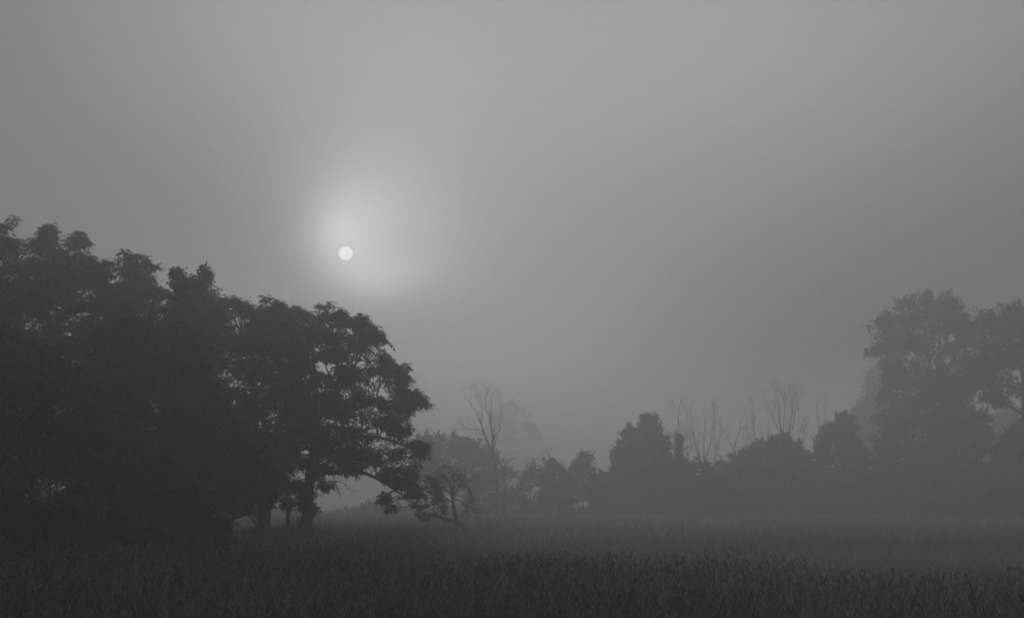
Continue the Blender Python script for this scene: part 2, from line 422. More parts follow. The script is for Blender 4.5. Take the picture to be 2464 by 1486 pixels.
def bare_tree(name, label, cat, seed, Y, paths, levels, group=None, m=None, ivy=None, K=10):
    rng = np.random.default_rng(seed)
    if 100 <= Y < 200: Y = Y * 1.18
    sk = skeleton(paths, Y, K); base = sk[0][0, :3].copy(); base[2] = 0
    if sk[0][0, 2] > 0: sk[0] = smooth_path(np.vstack([[sk[0][0, 0], Y, -.1, sk[0][0, 3] * 1.25], sk[0][::2], sk[0][-1:]]), K)
    root = thing(name, base, label, cat, group); g = Geo()
    P = np.stack([s[:, :3] for s in sk]); r = np.stack([s[:, 3] for s in sk])
    P[:, 1:-1] += rng.normal(size=P[:, 1:-1].shape) * .05
    r = np.maximum(r * np.linspace(.85, .5, K)[None], .012); tubes(g, P, r, 7); g.build('trunk', m or M_DEAD, root, base, True)
    gb = Geo()
    for (per, L, spread, up, t0) in levels:
        P, r = children(rng, P, r, per, L, spread, up, 6, t0, .45, .2, .006)
        tubes(gb, P, r, 4)
    gb.build('branches', m or M_DEAD, root, base)
    if ivy:
        gc = Geo()
        for pl, th, kd, s_ in ivy:
            C, Q, out, tone = crown_points(rng, pl, Y, th, .45, 4, 26, edge=.4); place(gc, rng, kd, Q, s_, out, tone=tone)
        gc.build('ivy', M_LEAF, root, base)
    return root

# ------------------------------------------------------------------ ground
def ground_z(x, y):
    return .06 * np.sin(x * .21 + 1.3) * np.cos(y * .17) + .05 * np.sin(y * .43 + x * .11) + 1.1 * np.exp(-((y - 190) / 40) ** 2) * 0
def grid(x0, x1, nx, y0, y1, ny, zf):
    xs = np.linspace(x0, x1, nx); ys = np.linspace(0, 1, ny) ** 1.7 * (y1 - y0) + y0
    Xg, Yg = np.meshgrid(xs, ys); V = np.stack([Xg, Yg, zf(Xg, Yg)], -1).reshape(-1, 3)
    i = np.arange(ny - 1)[:, None] * nx + np.arange(nx - 1)[None]
    return V, np.stack([i, i + 1, i + nx + 1, i + nx], -1).reshape(-1, 4)
g = Geo(); V, Fq = grid(-560, 560, 281, -60, 880, 260, ground_z); g.add(V, Fq)
tag(g.build('ground', M_SOIL, smooth=True), 'dark meadow ground of the misty field', kind='structure')

# ------------------------------------------------------------------ grass
def strip(pts, w, side):
    """ribbon quads along pts with half widths w"""
    V = []
    for i in range(len(pts) - 1):
        V.append(np.stack([pts[i] - side * w[i], pts[i] + side * w[i], pts[i + 1] + side * w[i + 1], pts[i + 1] - side * w[i + 1]]))
    return V
def template_grass(rng, head=True):
    V, T = [], []
    H = rng.uniform(.62, .95); az = rng.uniform(0, 2 * np.pi); lean = rng.uniform(.02, .34) ; d = np.array([math.cos(az), math.sin(az), 0])
    pts = [np.array([0, 0, 0.])]; cur = unit(np.array([0, 0, 1.]) + d * lean * .3)
    for k in range(4): pts.append(pts[-1] + cur * H / 4); cur = unit(cur + d * lean * .45)
    sd = unit(np.cross(cur, rng.normal(size=3)))
    s = strip(pts, [.002, .0019, .0017, .0015, .0012], sd); V += s; T += [1.0] * len(s)
    if head:
        hl = rng.uniform(.04, .1); hw = rng.uniform(.002, .0048); p = [pts[-1]]
        c = cur.copy()
        for k in range(3): p.append(p[-1] + c * hl / 3); c = unit(c + d * .18 + np.array([0, 0, -.05]))
        ht = rng.choice([.3, .4, .55, 1.4])
        s1 = unit(np.cross(cur, [0.3, .2, 1])); s2 = np.cross(unit(cur), s1)
        for q in (s1, s2):
            s = strip(p, [hw * .5, hw, hw * .8, .001], q); V += s; T += [ht] * len(s)
        if rng.uniform() < .35:       # open panicle
            for k in range(7):
                b = pts[-1] + cur * hl * (k / 7 - .3); dd = unit(unit(rng.normal(size=3)) + np.array([0, 0, .6])); e = b + dd * rng.uniform(.02, .045)
                s = strip([b, e], [.001, .0028], unit(np.cross(dd, rng.normal(size=3)))); V += s; T += [.7]
    for k in range(rng.integers(4, 7)):
        a = rng.uniform(0, 2 * np.pi); dl = np.array([math.cos(a), math.sin(a), 0]); h0 = rng.uniform(.02, .6) * H; L = rng.uniform(.14, .36)
        j = min(int(h0 / H * 4), 3); b = pts[j] + (pts[j + 1] - pts[j]) * (h0 / H * 4 - j); p = [b]; c = unit(np.array([0, 0, 1.]) + dl * rng.uniform(.25, .8)); droop = rng.uniform(.05, .48)
        for q in range(4): p.append(p[-1] + c * L / 4); c = unit(c + dl * droop * .5 + np.array([0, 0, -droop * .6]))
        w = rng.uniform(.0015, .0034); sd = unit(np.cross(dl, [0, 0, 1.]) + rng.normal(size=3) * .3)
        s = strip(p, [w * .6, w, w * .9, w * .6, .0008], sd); V += s; T += [rng.uniform(.9, 1.2)] * len(s)
    return np.array(V), np.array(T)
def template_tuft(rng, fine=False):
    V, T = [], []
    for k in range(16 if fine else 9):
        a = rng.uniform(0, 2 * np.pi); dl = np.array([math.cos(a), math.sin(a), 0]); b = dl * rng.uniform(0, .12); L = rng.uniform(.28, .6)
        c = unit(np.array([0, 0, 1.]) + dl * rng.uniform(.05, .5)); p = [b, b + c * L * .5]; c = unit(c + dl * .35 + np.array([0, 0, -.1])); p.append(p[-1] + c * L * .5)
        w = rng.uniform(.0015, .0035) if fine else rng.uniform(.006, .012); s = strip(p, [w, w * .9, .002], unit(rng.normal(size=3) * np.array([1, 1, .2]))); V += s; T += [rng.uniform(.8, 1.2)] * len(s)
    return np.array(V), np.array(T)
def scatter(g, rng, temps, P, scale, tone, tilt=.12):
    n = len(P); z = unit(np.array([0, 0, 1.]) + rng.normal(size=(n, 3)) * tilt); x = unit(np.cross(z, rng.normal(size=(n, 3)))); y = np.cross(z, x)
    Rm = np.stack([x, y, z], -1); wh = rng.integers(0, len(temps), n)
    for k, (T, tt) in enumerate(temps):
        m = wh == k
        V = np.einsum('nij,qvj->nqvi', Rm[m], T) * scale[m][:, None, None, None] + P[m][:, None, None]
        g.add(V.reshape(-1, 3), np.arange(V.shape[0] * V.shape[1] * 4).reshape(-1, 4), (tone[m][:, None, None] * tt[None, :, None] * np.ones((1, 1, 4))).ravel())
def vnoise(x, y, s, seed):
    r = np.random.default_rng(seed); a = 0
    for k in range(5):
        th, ph = r.uniform(0, 6.28, 2); f = s * r.uniform(.6, 1.8); a = a + np.sin((x * math.cos(th) + y * math.sin(th)) * f + ph)
    return a / 5
rng = np.random.default_rng(11)
# tall seeding grass in front, up to a slanting edge 17-30 m away
n = 150000
y = np.sqrt(rng.uniform(9.5 ** 2, 40 ** 2, n)); x = rng.uniform(-.46, .46, n) * y
edge = 30 - np.where(x > 0, 1.3, .35) * x + 3.6 * vnoise(x, y, .8, 5)
p = np.clip((edge - y) / 2.5, 0, 1) * (.75 + .25 * vnoise(x, y, 1.4, 3))
k = rng.uniform(size=n) < p; x, y = x[k], y[k]; edge = edge[k]
hs = (1 + .2 * vnoise(x, y, 1.1, 9) + .12 * vnoise(x, y, 3.1, 19)) * rng.uniform(.82, 1.15, len(x)) * np.clip(.88 + (edge - y) / 14, .84, 1) * (.88 + .12 * np.clip((-x - 4) / 6, 0, 1))
TG = [template_grass(rng) for _ in range(26)]
g = Geo(); P = np.stack([x, y, ground_z(x, y)], 1)
tn = np.exp(rng.normal(-.12, .75, len(x))) * (1 + .25 * vnoise(x, y, 1.7, 21)); dry = rng.uniform(size=len(x)) < .035; tn = np.where(dry, tn * 2.0, tn)
tn = np.minimum(tn, 2.3)
scatter(g, rng, TG, P, hs, tn)
tag(g.build('tall_grass', M_GRASS), 'tall seeding meadow grass filling the front of the field', 'grass', kind='stuff')
# lower grass of the field behind
n = 150000
y = 15 + (155 - 15) * rng.uniform(size=n) ** 1.25; x = rng.uniform(-.5, .5, n) * (y + 8)
hs = rng.uniform(.6, 1.1, n) * (1 + .25 * vnoise(x, y, .35, 4)); big = rng.uniform(size=n) < .03; hs = np.where(big, hs * 1.5, hs)
g = Geo(); P = np.stack([x, y, ground_z(x, y)], 1); TT = [template_tuft(rng) for _ in range(16)]
TF = [template_tuft(rng, True) for _ in range(16)]
hs2 = np.where(y < 48, np.minimum(hs, 1.1) * .85, hs) * np.clip(.9 + y / 200, .9, 1.3); tn2 = np.exp(rng.normal(0, .35, n)) * (1 + .4 * vnoise(x, y, .3, 8)); nr = y < 48
scatter(g, rng, TF, P[nr], hs2[nr], tn2[nr]); scatter(g, rng, TT, P[~nr], hs2[~nr], tn2[~nr])
tag(g.build('meadow_grass', M_MEADOW), 'lower misty meadow grass stretching back to the trees', 'grass', kind='stuff')
# dark mound of rank weeds under the two trunks
n = 2600; P0 = at(690, 1290, 62)
x = P0[0] + rng.uniform(-2.6, 2.0, n); y = 62 + rng.uniform(-1.6, 2.4, n); P = np.stack([x, y, ground_z(x, y)], 1)
hh = np.clip(1 - ((x - P0[0]) / 2.7) ** 2, .1, 1) ** .5
g = Geo(); scatter(g, rng, TT, P, 1.0 * rng.uniform(.8, 1.3, n) * hh, rng.uniform(.35, .6, n))
tag(g.build('weeds', M_MEADOW), 'dark mound of rank weeds around the two thick trunks', 'weeds', kind='stuff')

# ------------------------------------------------------------------ trees of the near wood, left
GW = 'broad-leaved trees of the near wood'
leafy_tree('tree', 'tallest dark tree of the near wood, its crown reaching the left picture edge', 'tree', 1, 62,
    [(-330, 770), (-270, 652), (-120, 574), (0, 566), (40, 554), (78, 556), (98, 574), (125, 586), (160, 590), (190, 598), (212, 612), (262, 628), (290, 690), (290, 800), (220, 930), (-250, 980)],
    [[(20, 1300, .3), (25, 1100, .24), (10, 850, .15), (5, 650, .05)], [(22, 1000, .14), (110, 820, .08), (190, 690, .03)], [(22, 1020, .14), (-80, 850, .08), (-140, 700, .03)]],
    thick=8, clump_r=.85, cover=3.4, per=30, group=GW,
    extra=[([(104, 550), (125, 546), (128, 575), (108, 585)], .8), ([(178, 566), (202, 563), (205, 590), (180, 595)], .8)], edge=.62, fill=40)
leafy_tree('tree', 'broad dark tree with loose leafy sprays on top, left of the vine-topped spire', 'tree', 2, 61,
    [(240, 690), (262, 635), (275, 618), (300, 612), (335, 606), (362, 618), (372, 640), (368, 662), (385, 690), (410, 712), (440, 760), (440, 940), (240, 960)],
    [[(330, 1300, .28), (325, 1100, .22), (318, 900, .12), (310, 700, .04)], [(322, 1000, .12), (380, 860, .07), (395, 760, .03)]],
    thick=6, clump_r=.72, cover=3.6, per=28, group=GW, edge=.55, fill=36)
leafy_tree('tree', 'fine-leaved tree whose forked spire rises above the wood', 'tree', 3, 58,
    [(413, 720), (422, 690), (428, 665), (452, 672), (470, 668), (482, 684), (494, 668), (499, 690), (500, 712), (520, 740), (530, 860), (400, 860)],
    [[(458, 1300, .2), (456, 1100, .16), (455, 900, .1), (452, 760, .06), (450, 680, .02)], [(455, 850, .07), (480, 750, .04), (494, 664, .015)], [(455, 850, .07), (432, 750, .04), (425, 665, .015)]],
    thick=2.2, clump_r=.34, cover=4.0, per=22, kind='small', scale=.95, group=GW, edge=.5,
    extra=[([(413, 652), (432, 646), (442, 700), (420, 700)], .7), ([(482, 668), (494, 638), (506, 658), (500, 700)], .7)])
leafy_tree('tree', 'wide dark tree on the left one of the two thick trunks', 'tree', 4, 64,
    [(415, 800), (430, 745), (500, 712), (520, 708), (545, 730), (560, 718), (590, 722), (606, 742), (640, 736), (668, 733), (690, 745), (735, 800), (745, 900), (735, 1050), (700, 1150), (665, 1195), (640, 1228), (615, 1240), (570, 1215), (520, 1200), (430, 1150), (400, 1000)],
    [[(632, 1290, .31), (634, 1230, .29), (630, 1120, .24), (610, 980, .14), (600, 800, .04)], [(630, 1130, .18), (560, 1000, .1), (500, 850, .04)], [(630, 1120, .16), (690, 980, .1), (700, 840, .03)], [(632, 1180, .1), (580, 1130, .07), (520, 1150, .03)]],
    thick=8, clump_r=.8, cover=3.2, per=28, group=GW, edge=.62, fill=36)
DH = [(722, 862, 17, 6), (775, 880, 26, 15), (747, 905, 24, 9), (842, 880, 18, 16), (868, 868, 12, 10), (836, 946, 22, 16), (905, 905, 12, 8), (872, 925, 14, 8), (765, 950, 12, 10), (690, 866, 8, 5), (742, 828, 7, 4), (800, 800, 6, 4),
      (860, 800, 10, 6), (895, 835, 9, 6), (900, 820, 7, 4), (790, 990, 12, 8), (935, 1100, 12, 8), (925, 1042, 16, 9), (850, 1030, 12, 5), (955, 1000, 8, 5), (870, 1060, 7, 9), (910, 1058, 7, 6), (812, 1115, 14, 6), (796, 1142, 12, 4), (985, 1095, 9, 8),
      (780, 760, 5, 5), (795, 770, 6, 4), (830, 775, 7, 5), (700, 868, 9, 6), (775, 1100, 7, 4), (660, 1090, 4, 4), (965, 1175, 9, 4), (890, 1140, 8, 3)]
leafy_tree('tree', 'domed tree with sky showing through, at the open end of the wood', 'tree', 5, 66,
    [(650, 770), (690, 752), (712, 742), (745, 746), (762, 735), (785, 742), (812, 760), (826, 752), (842, 772), (855, 760), (884, 776), (896, 792), (926, 802), (932, 830), (940, 852), (930, 862), (960, 872), (984, 892), (990, 915), (1000, 940), (1028, 962), (1022, 975),
     (1002, 988), (990, 1012), (1000, 1040), (1030, 1068), (1036, 1082), (1022, 1108), (1006, 1112), (990, 1120), (1000, 1150), (1012, 1175), (1016, 1196), (1002, 1206), (975, 1186), (950, 1170), (925, 1160), (895, 1156), (860, 1150), (820, 1138), (790, 1126), (788, 1146), (762, 1158), (742, 1132), (720, 1110), (690, 1100), (670, 950)],
    [[(732, 1286, .33), (740, 1230, .26), (744, 1170, .24), (752, 1090, .2), (762, 1010, .16), (760, 940, .12), (756, 880, .09), (748, 800, .05), (745, 770, .02)],
     [(760, 1020, .14), (785, 985, .11), (805, 955, .09), (815, 920, .07), (812, 860, .04), (800, 790, .02)],
     [(775, 1000, .12), (815, 930, .09), (845, 890, .07), (865, 860, .05), (890, 810, .02)],
     [(758, 945, .08), (738, 915, .06), (720, 880, .04), (700, 820, .02)],
     [(750, 1110, .15), (790, 1136, .12), (830, 1132, .1), (880, 1138, .08), (940, 1170, .06), (1000, 1215, .025)],
     [(752, 1090, .12), (820, 1060, .1), (900, 1050, .07), (990, 1075, .03)],
     [(770, 1000, .1), (850, 985, .08), (920, 965, .06), (1000, 968, .03)],
     [(752, 1130, .06), (770, 1155, .03), (782, 1170, .012)],
     [(798, 1136, .022), (806, 1160, .017), (816, 1180, .013), (820, 1200, .008)], [(806, 1158, .016), (826, 1162, .012), (840, 1176, .01), (862, 1180, .006)]],
    thick=9, clump_r=.62, cover=2.5, per=26, scale=.95, holes=DH, group=GW, edge=.6, flat=.55, tw_r=.035, fill=18,
    extra=[([(922, 1190), (932, 1195), (944, 1216), (950, 1226), (935, 1232), (918, 1222), (914, 1205)], .6, dict(clump_r=.3, cover=.6, per=4, fill=.5, edge=.3, sk=.35, sl=.3)),
     ([(765, 1140), (790, 1150), (805, 1170), (785, 1180), (760, 1178), (752, 1150)], .8, dict(clump_r=.3, cover=.6, per=4, fill=.5, edge=.3, sk=.35, sl=.3)), ([(738, 1212), (760, 1218), (768, 1226), (752, 1240), (736, 1232)], .6, dict(clump_r=.3, cover=.6, per=4, fill=.5, edge=.3, sk=.35, sl=.3))])
leafy_tree('sapling', 'slim young tree with one low tuft of leaves, standing between the two thick trunks', 'tree', 6, 64.5,
    [(680, 1150), (730, 1155), (742, 1190), (752, 1228), (735, 1238), (715, 1215), (695, 1225), (678, 1215)],
    [[(695, 1286, .09), (692, 1240, .08), (690, 1180, .065), (688, 1130, .05), (690, 1080, .03)], [(691, 1225, .02), (700, 1190, .015), (720, 1180, .008)], [(696, 1230, .016), (702, 1245, .012), (714, 1262, .008)]],
    thick=2.2, clump_r=.4, cover=2.2, per=16, scale=.8, edge=.5)
for i_, (px_, Yo, lb_) in enumerate([(-700, 44, 'unseen wood tree added for shade beyond the left picture edge, level with the darkest spot'), (-1100, 36, 'unseen wood tree added for shade well beyond the left picture edge, nearest to the viewer'), (-900, 58, 'unseen wood tree added for shade beyond the left picture edge, behind the others')]):
    h_ = 480 if Yo > 50 else 380  # unseen trees carrying the wood on, added to darken the mist at lower left
    leafy_tree('tree', lb_, 'tree', 30 + i_, Yo, [(px_ - 330, 1240), (px_ - 370, 900), (px_ - 200, h_ + 60), (px_, h_), (px_ + 220, h_ + 80), (px_ + 350, 900), (px_ + 320, 1240)],
        [[(px_, 1310, .3), (px_, 1100, .22), (px_, 700, .05)]], thick=8, clump_r=.9, cover=2.2, per=22, group=GW)
# front row, nearer and darker
leafy_tree('tree', 'dark front tree with a pale straight trunk near the left picture edge', 'tree', 7, 37,
    [(-260, 900), (-150, 800), (0, 790), (120, 850), (180, 900), (240, 960), (250, 1080), (150, 1110), (60, 1090), (-60, 1130), (-220, 1180)],
    [[(78, 1300, .15), (79, 1200, .14), (84, 1100, .12), (90, 950, .08), (80, 850, .03)], [(86, 1060, .06), (20, 950, .04), (-60, 900, .02)], [(88, 1020, .06), (150, 940, .04), (190, 930, .02)]],
    thick=5, clump_r=.62, cover=3.2, per=28, group=GW, bark=M_PALEBARK)
leafy_tree('tree', 'dark rounded front tree in the middle of the near wood, below the vine-topped spire', 'tree', 8, 46,
    [(180, 900), (260, 800), (340, 760), (430, 790), (500, 860), (540, 960), (530, 1080), (440, 1180), (330, 1220), (200, 1180), (160, 1050)],
    [[(340, 1300, .2), (342, 1180, .17), (350, 1000, .11), (350, 860, .04)], [(345, 1100, .1), (430, 980, .06), (460, 900, .02)], [(345, 1080, .1), (260, 980, .06), (230, 900, .02)]],
    thick=5, clump_r=.66, cover=3.2, per=28, group=GW)
leafy_tree('tree', 'dark front tree whose drooping lobes hang beside the left one of the thick trunks', 'tree', 9, 50,
    [(420, 1010), (470, 940), (540, 960), (590, 1010), (640, 1050), (668, 1100), (680, 1180), (650, 1228), (590, 1244), (540, 1205), (470, 1215), (410, 1180)],
    [[(500, 1300, .17), (505, 1200, .15), (520, 1100, .1), (530, 1000, .04)], [(510, 1160, .08), (580, 1110, .05), (620, 1110, .02)]],
    thick=4, clump_r=.58, cover=3.2, per=28, group=GW,
    extra=[([(520, 1200), (560, 1210), (600, 1230), (585, 1240), (545, 1222), (528, 1225)], 1.0, dict(clump_r=.3, cover=.6, per=4, fill=.5, edge=.3, sk=.35, sl=.3))])
leafy_tree('tree', 'dark tree at the left picture edge, low in the shade of the tallest crown', 'tree', 10, 32,
    [(-420, 900), (-260, 860), (-140, 960), (-60, 1060), (20, 1110), (30, 1200), (-60, 1260), (-400, 1260)],
    [[(-200, 1310, .2), (-200, 1150, .16), (-210, 980, .06)]], thick=5, clump_r=.66, cover=3, per=28, group=GW)
# understorey
def shrub(name, label, seed, Y, poly, thick=3, clump_r=.5, cover=3, per=26, kind='compound', scale=.9, group=None, leafm=None, **kw):
    xs = [p[0] for p in poly]; cx = sum(xs) / len(xs); top = min(p[1] for p in poly); by = 1290 if Y < 80 else 1262
    w = (max(xs) - min(xs)) / 2
    paths = [[(cx + d * w * .15, by, .05), (cx + d * w * .35, (by * .6 + top * .4), .035), (cx + d * w * .6, by * .3 + top * .7, .015)] for d in (-1, -.3, .4, 1)]
    return leafy_tree(name, label, 'shrub', seed, Y, poly, paths, thick, clump_r, cover, per, kind, scale, group=group, leafm=leafm, flare=False, frac=.6, **{**dict(fill=26 if Y < 80 else 9, jagged=.5 if Y < 80 else .95), **kw})
GU = 'shrubs under the near wood'
shrub('shrub', 'black shrub under the wood with ragged leafy edge against the bright gap', 20, 40,
    [(440, 1300), (430, 1210), (470, 1170), (520, 1195), (545, 1222), (535, 1250), (548, 1285), (552, 1312), (440, 1315)], group=GU, thick=3, clump_r=.42)
shrub('shrub', 'dark shrub under the front tree in the middle of the near wood', 21, 38, [(300, 1315), (290, 1230), (340, 1180), (420, 1180), (470, 1230), (470, 1315)], group=GU, clump_r=.48)
shrub('shrub', 'dark shrub between the pale trunk and the middle of the wood', 22, 36, [(130, 1315), (130, 1220), (180, 1170), (270, 1175), (330, 1225), (330, 1315)], group=GU, clump_r=.48)
shrub('shrub', 'dark shrub around the foot of the pale straight trunk', 23, 35, [(-20, 1318), (-20, 1240), (30, 1215), (110, 1225), (160, 1270), (165, 1318)], group=GU, clump_r=.42)
shrub('shrub', 'dark shrub cut by the left picture edge under the wood', 24, 34, [(-260, 1320), (-260, 1230), (-150, 1190), (-30, 1200), (10, 1260), (15, 1320)], group=GU, clump_r=.48)
shrub('shrub', 'tall black thicket deep in the wood behind the front trees', 25, 52, [(-250, 1290), (-250, 1060), (0, 1000), (250, 1000), (450, 1050), (520, 1150), (520, 1290)], group=GU, thick=4, clump_r=.8, cover=2.8, fill=45)

# slim wooden post between the trunks
pb = at(718, 1285, 63); pb[2] = 0
root = thing('post', pb, 'thin upright wooden post in the weeds between the trunks', 'post')
g = Geo(); tp = at(717, 1241, 63)
ring = np.array([[pb[0], 63, -.2, .05], [pb[0] - .01, 63, .5, .046], [tp[0], 63, tp[2] - .03, .042], [tp[0], 63, tp[2], .03], [tp[0], 63, tp[2] + .005, .001]])
tubes(g, ring[None, :, :3], ring[None, :, 3], 8); g.build('shaft', M_POST, root, pb)
g = Geo(); wr = skeleton([[(718, 1262, .012), (724, 1272, .01), (731, 1284, .008)]], 63, 6)[0]; tubes(g, wr[None, :, :3], wr[None, :, 3], 5); g.build('brace', M_POST, root, pb)

# leaning half-dead tree in the open field
rng = np.random.default_rng(40); Y = 72
sk = skeleton([[(1136, 1290, .15), (1118, 1272, .15), (1096, 1256, .13), (1070, 1250, .11), (1052, 1240, .09), (1038, 1238, .075), (1026, 1246, .05), (1016, 1240, .03), (1004, 1236, .015)],
    [(1101, 1258, .11), (1096, 1240, .1), (1090, 1210, .085), (1089, 1190, .07), (1082, 1165, .045), (1070, 1148, .025), (1060, 1142, .01)],
    [(1090, 1196, .05), (1098, 1180, .04), (1112, 1168, .028), (1126, 1172, .018), (1142, 1192, .008)],
    [(1089, 1200, .04), (1106, 1204, .03), (1126, 1216, .02), (1146, 1238, .008)],
    [(1088, 1190, .035), (1072, 1176, .025), (1060, 1168, .012)], [(1088, 1185, .04), (1092, 1160, .03), (1090, 1140, .012)],
    [(1048, 1238, .045), (1042, 1218, .035), (1046, 1195, .02), (1038, 1170, .01)], [(1078, 1251, .04), (1070, 1236, .03), (1066, 1216, .015)]], Y, 12)
base = at(1136, 1290, Y); base[2] = 0
root = thing('leaning_tree', base, 'small half-dead tree with a trunk leaning low over the field and bare drooping twigs', 'tree')
g = Geo(); P = np.stack([s[:, :3] for s in sk]); rd = np.stack([s[:, 3] for s in sk]); tubes(g, P, rd, 8); g.build('trunk', M_DEAD, root, base, True)
g = Geo(); sel = [1, 2, 3, 4, 5]
p1, r1 = children(rng, P[sel], rd[sel] * .8, 9, 1.05, 1.0, .1, 6, .3, .5, .22, .017); tubes(g, p1, r1, 4)
p2, r2 = children(rng, p1, r1, 4, .6, .9, -.4, 5, .2, .6, .2, .013); tubes(g, p2, r2, 3)
p3, r3 = children(rng, p2, r2, 1, .35, .9, -.3, 4, .2, .7, .2, .01); tubes(g, p3, r3, 3)
p1, r1 = children(rng, P[[0, 6, 7]], rd[[0, 6, 7]] * .6, 9, .7, 1, .2, 5, .45, .5, .2, .01); tubes(g, p1, r1, 4)
g.build('branches', M_DEAD, root, base)
gc = Geo()
for pl, th, cv in [([(1000, 1180), (1020, 1155), (1050, 1158), (1064, 1180), (1052, 1212), (1030, 1220), (1008, 1230), (990, 1215)], 1.8, 1.5), ([(1040, 1180), (1062, 1185), (1078, 1222), (1070, 1245), (1058, 1225)], .8, .7), ([(1000, 1225), (1030, 1232), (1040, 1244), (1020, 1250)], 1, 1.2)]:
    C, Q, out, tone = crown_points(rng, pl, Y, th, .3, cv, 12, edge=.45, fill=3, spikes=.5, spike_l=.22); place(gc, rng, 'small', Q, .75, out, tone=tone)
gc.build('crown', M_LEAF, root, base)

# ------------------------------------------------------------------ middle distance
GM = 'hazy trees across the field'
leafy_tree('tree', 'hazy domed tree behind the leaning tree, below the forked dead tree', 'tree', 50, 128,
    [(985, 1100), (1010, 1050), (1050, 1042), (1062, 1052), (1090, 1045), (1130, 1056), (1170, 1062), (1195, 1090), (1210, 1115), (1238, 1135), (1246, 1180), (1236, 1262), (1140, 1262), (1120, 1200), (1060, 1175), (1000, 1160)],
    [[(1150, 1262, .25), (1148, 1200, .22), (1130, 1120, .12), (1110, 1070, .04)], [(1145, 1180, .1), (1060, 1110, .06), (1030, 1070, .03)]],
    thick=9, clump_r=1.0, cover=2.8, per=40, kind='broad', scale=1.25, group=GM,
    holes=[(1030, 1090, 10, 5), (1070, 1140, 20, 8), (1110, 1185, 14, 8), (1085, 1175, 10, 6)], edge=.5)
bare_tree('dead_tree', 'tall dead tree with two forked bare crowns rising from the hazy domed tree', 'tree', 51, 108,
    [[(1198, 1262, .22), (1196, 1180, .2), (1190, 1100, .17), (1186, 1060, .14), (1183, 1020, .1), (1182, 980, .05), (1180, 950, .02)],
     [(1192, 1105, .14), (1172, 1060, .11), (1158, 1020, .08), (1140, 980, .05), (1122, 958, .02), ], [(1174, 1064, .08), (1160, 1035, .06), (1130, 1030, .04), (1096, 1014, .02)],
     [(1186, 1062, .08), (1202, 1030, .05), (1206, 990, .03), (1206, 960, .015)], [(1182, 1010, .06), (1170, 985, .04), (1166, 955, .015)], [(1158, 1020, .06), (1160, 985, .03), (1150, 955, .015)]],
    [(5, 1.9, .6, .35, .3), (3, 1.1, .6, .3, .3), (2, .8, .6, .2, .3)])
bare_tree('dead_tree', 'short broken dead limb slanting up between two hazy tree masses', 'tree', 52, 110,
    [[(1212, 1262, .14), (1214, 1180, .12), (1212, 1130, .1), (1222, 1112, .09), (1244, 1098, .05)], [(1212, 1135, .05), (1205, 1120, .03), (1192, 1112, .015)]], [(2, 1.0, .7, .2, .4), (2, .6, .7, .1, .3)])
shrub('shrub', 'low hazy thicket filling the gap beyond the two thick trunks', 53, 135, [(540, 1262), (560, 1225), (700, 1215), (850, 1220), (1000, 1215), (1150, 1200), (1200, 1262)], thick=6, clump_r=1.1, cover=2.6, kind='broad', scale=1.4, group='shrubs along the far field edge')
leafy_tree('tree', 'palest tree, almost lost in the mist behind the forked dead tree', 'tree', 54, 400,
    [(1150, 1110), (1165, 1040), (1195, 985), (1230, 965), (1265, 990), (1290, 1030), (1310, 1080), (1300, 1150), (1260, 1215), (1180, 1215)],
    [[(1230, 1245, .6), (1230, 1150, .5), (1230, 1040, .2)]], thick=14, clump_r=2.2, cover=1.6, per=70, kind='broad', scale=2.0, edge=.2, group=GM, fill=.8, jagged=1.0)
GH = 'shrubs along the far field edge'
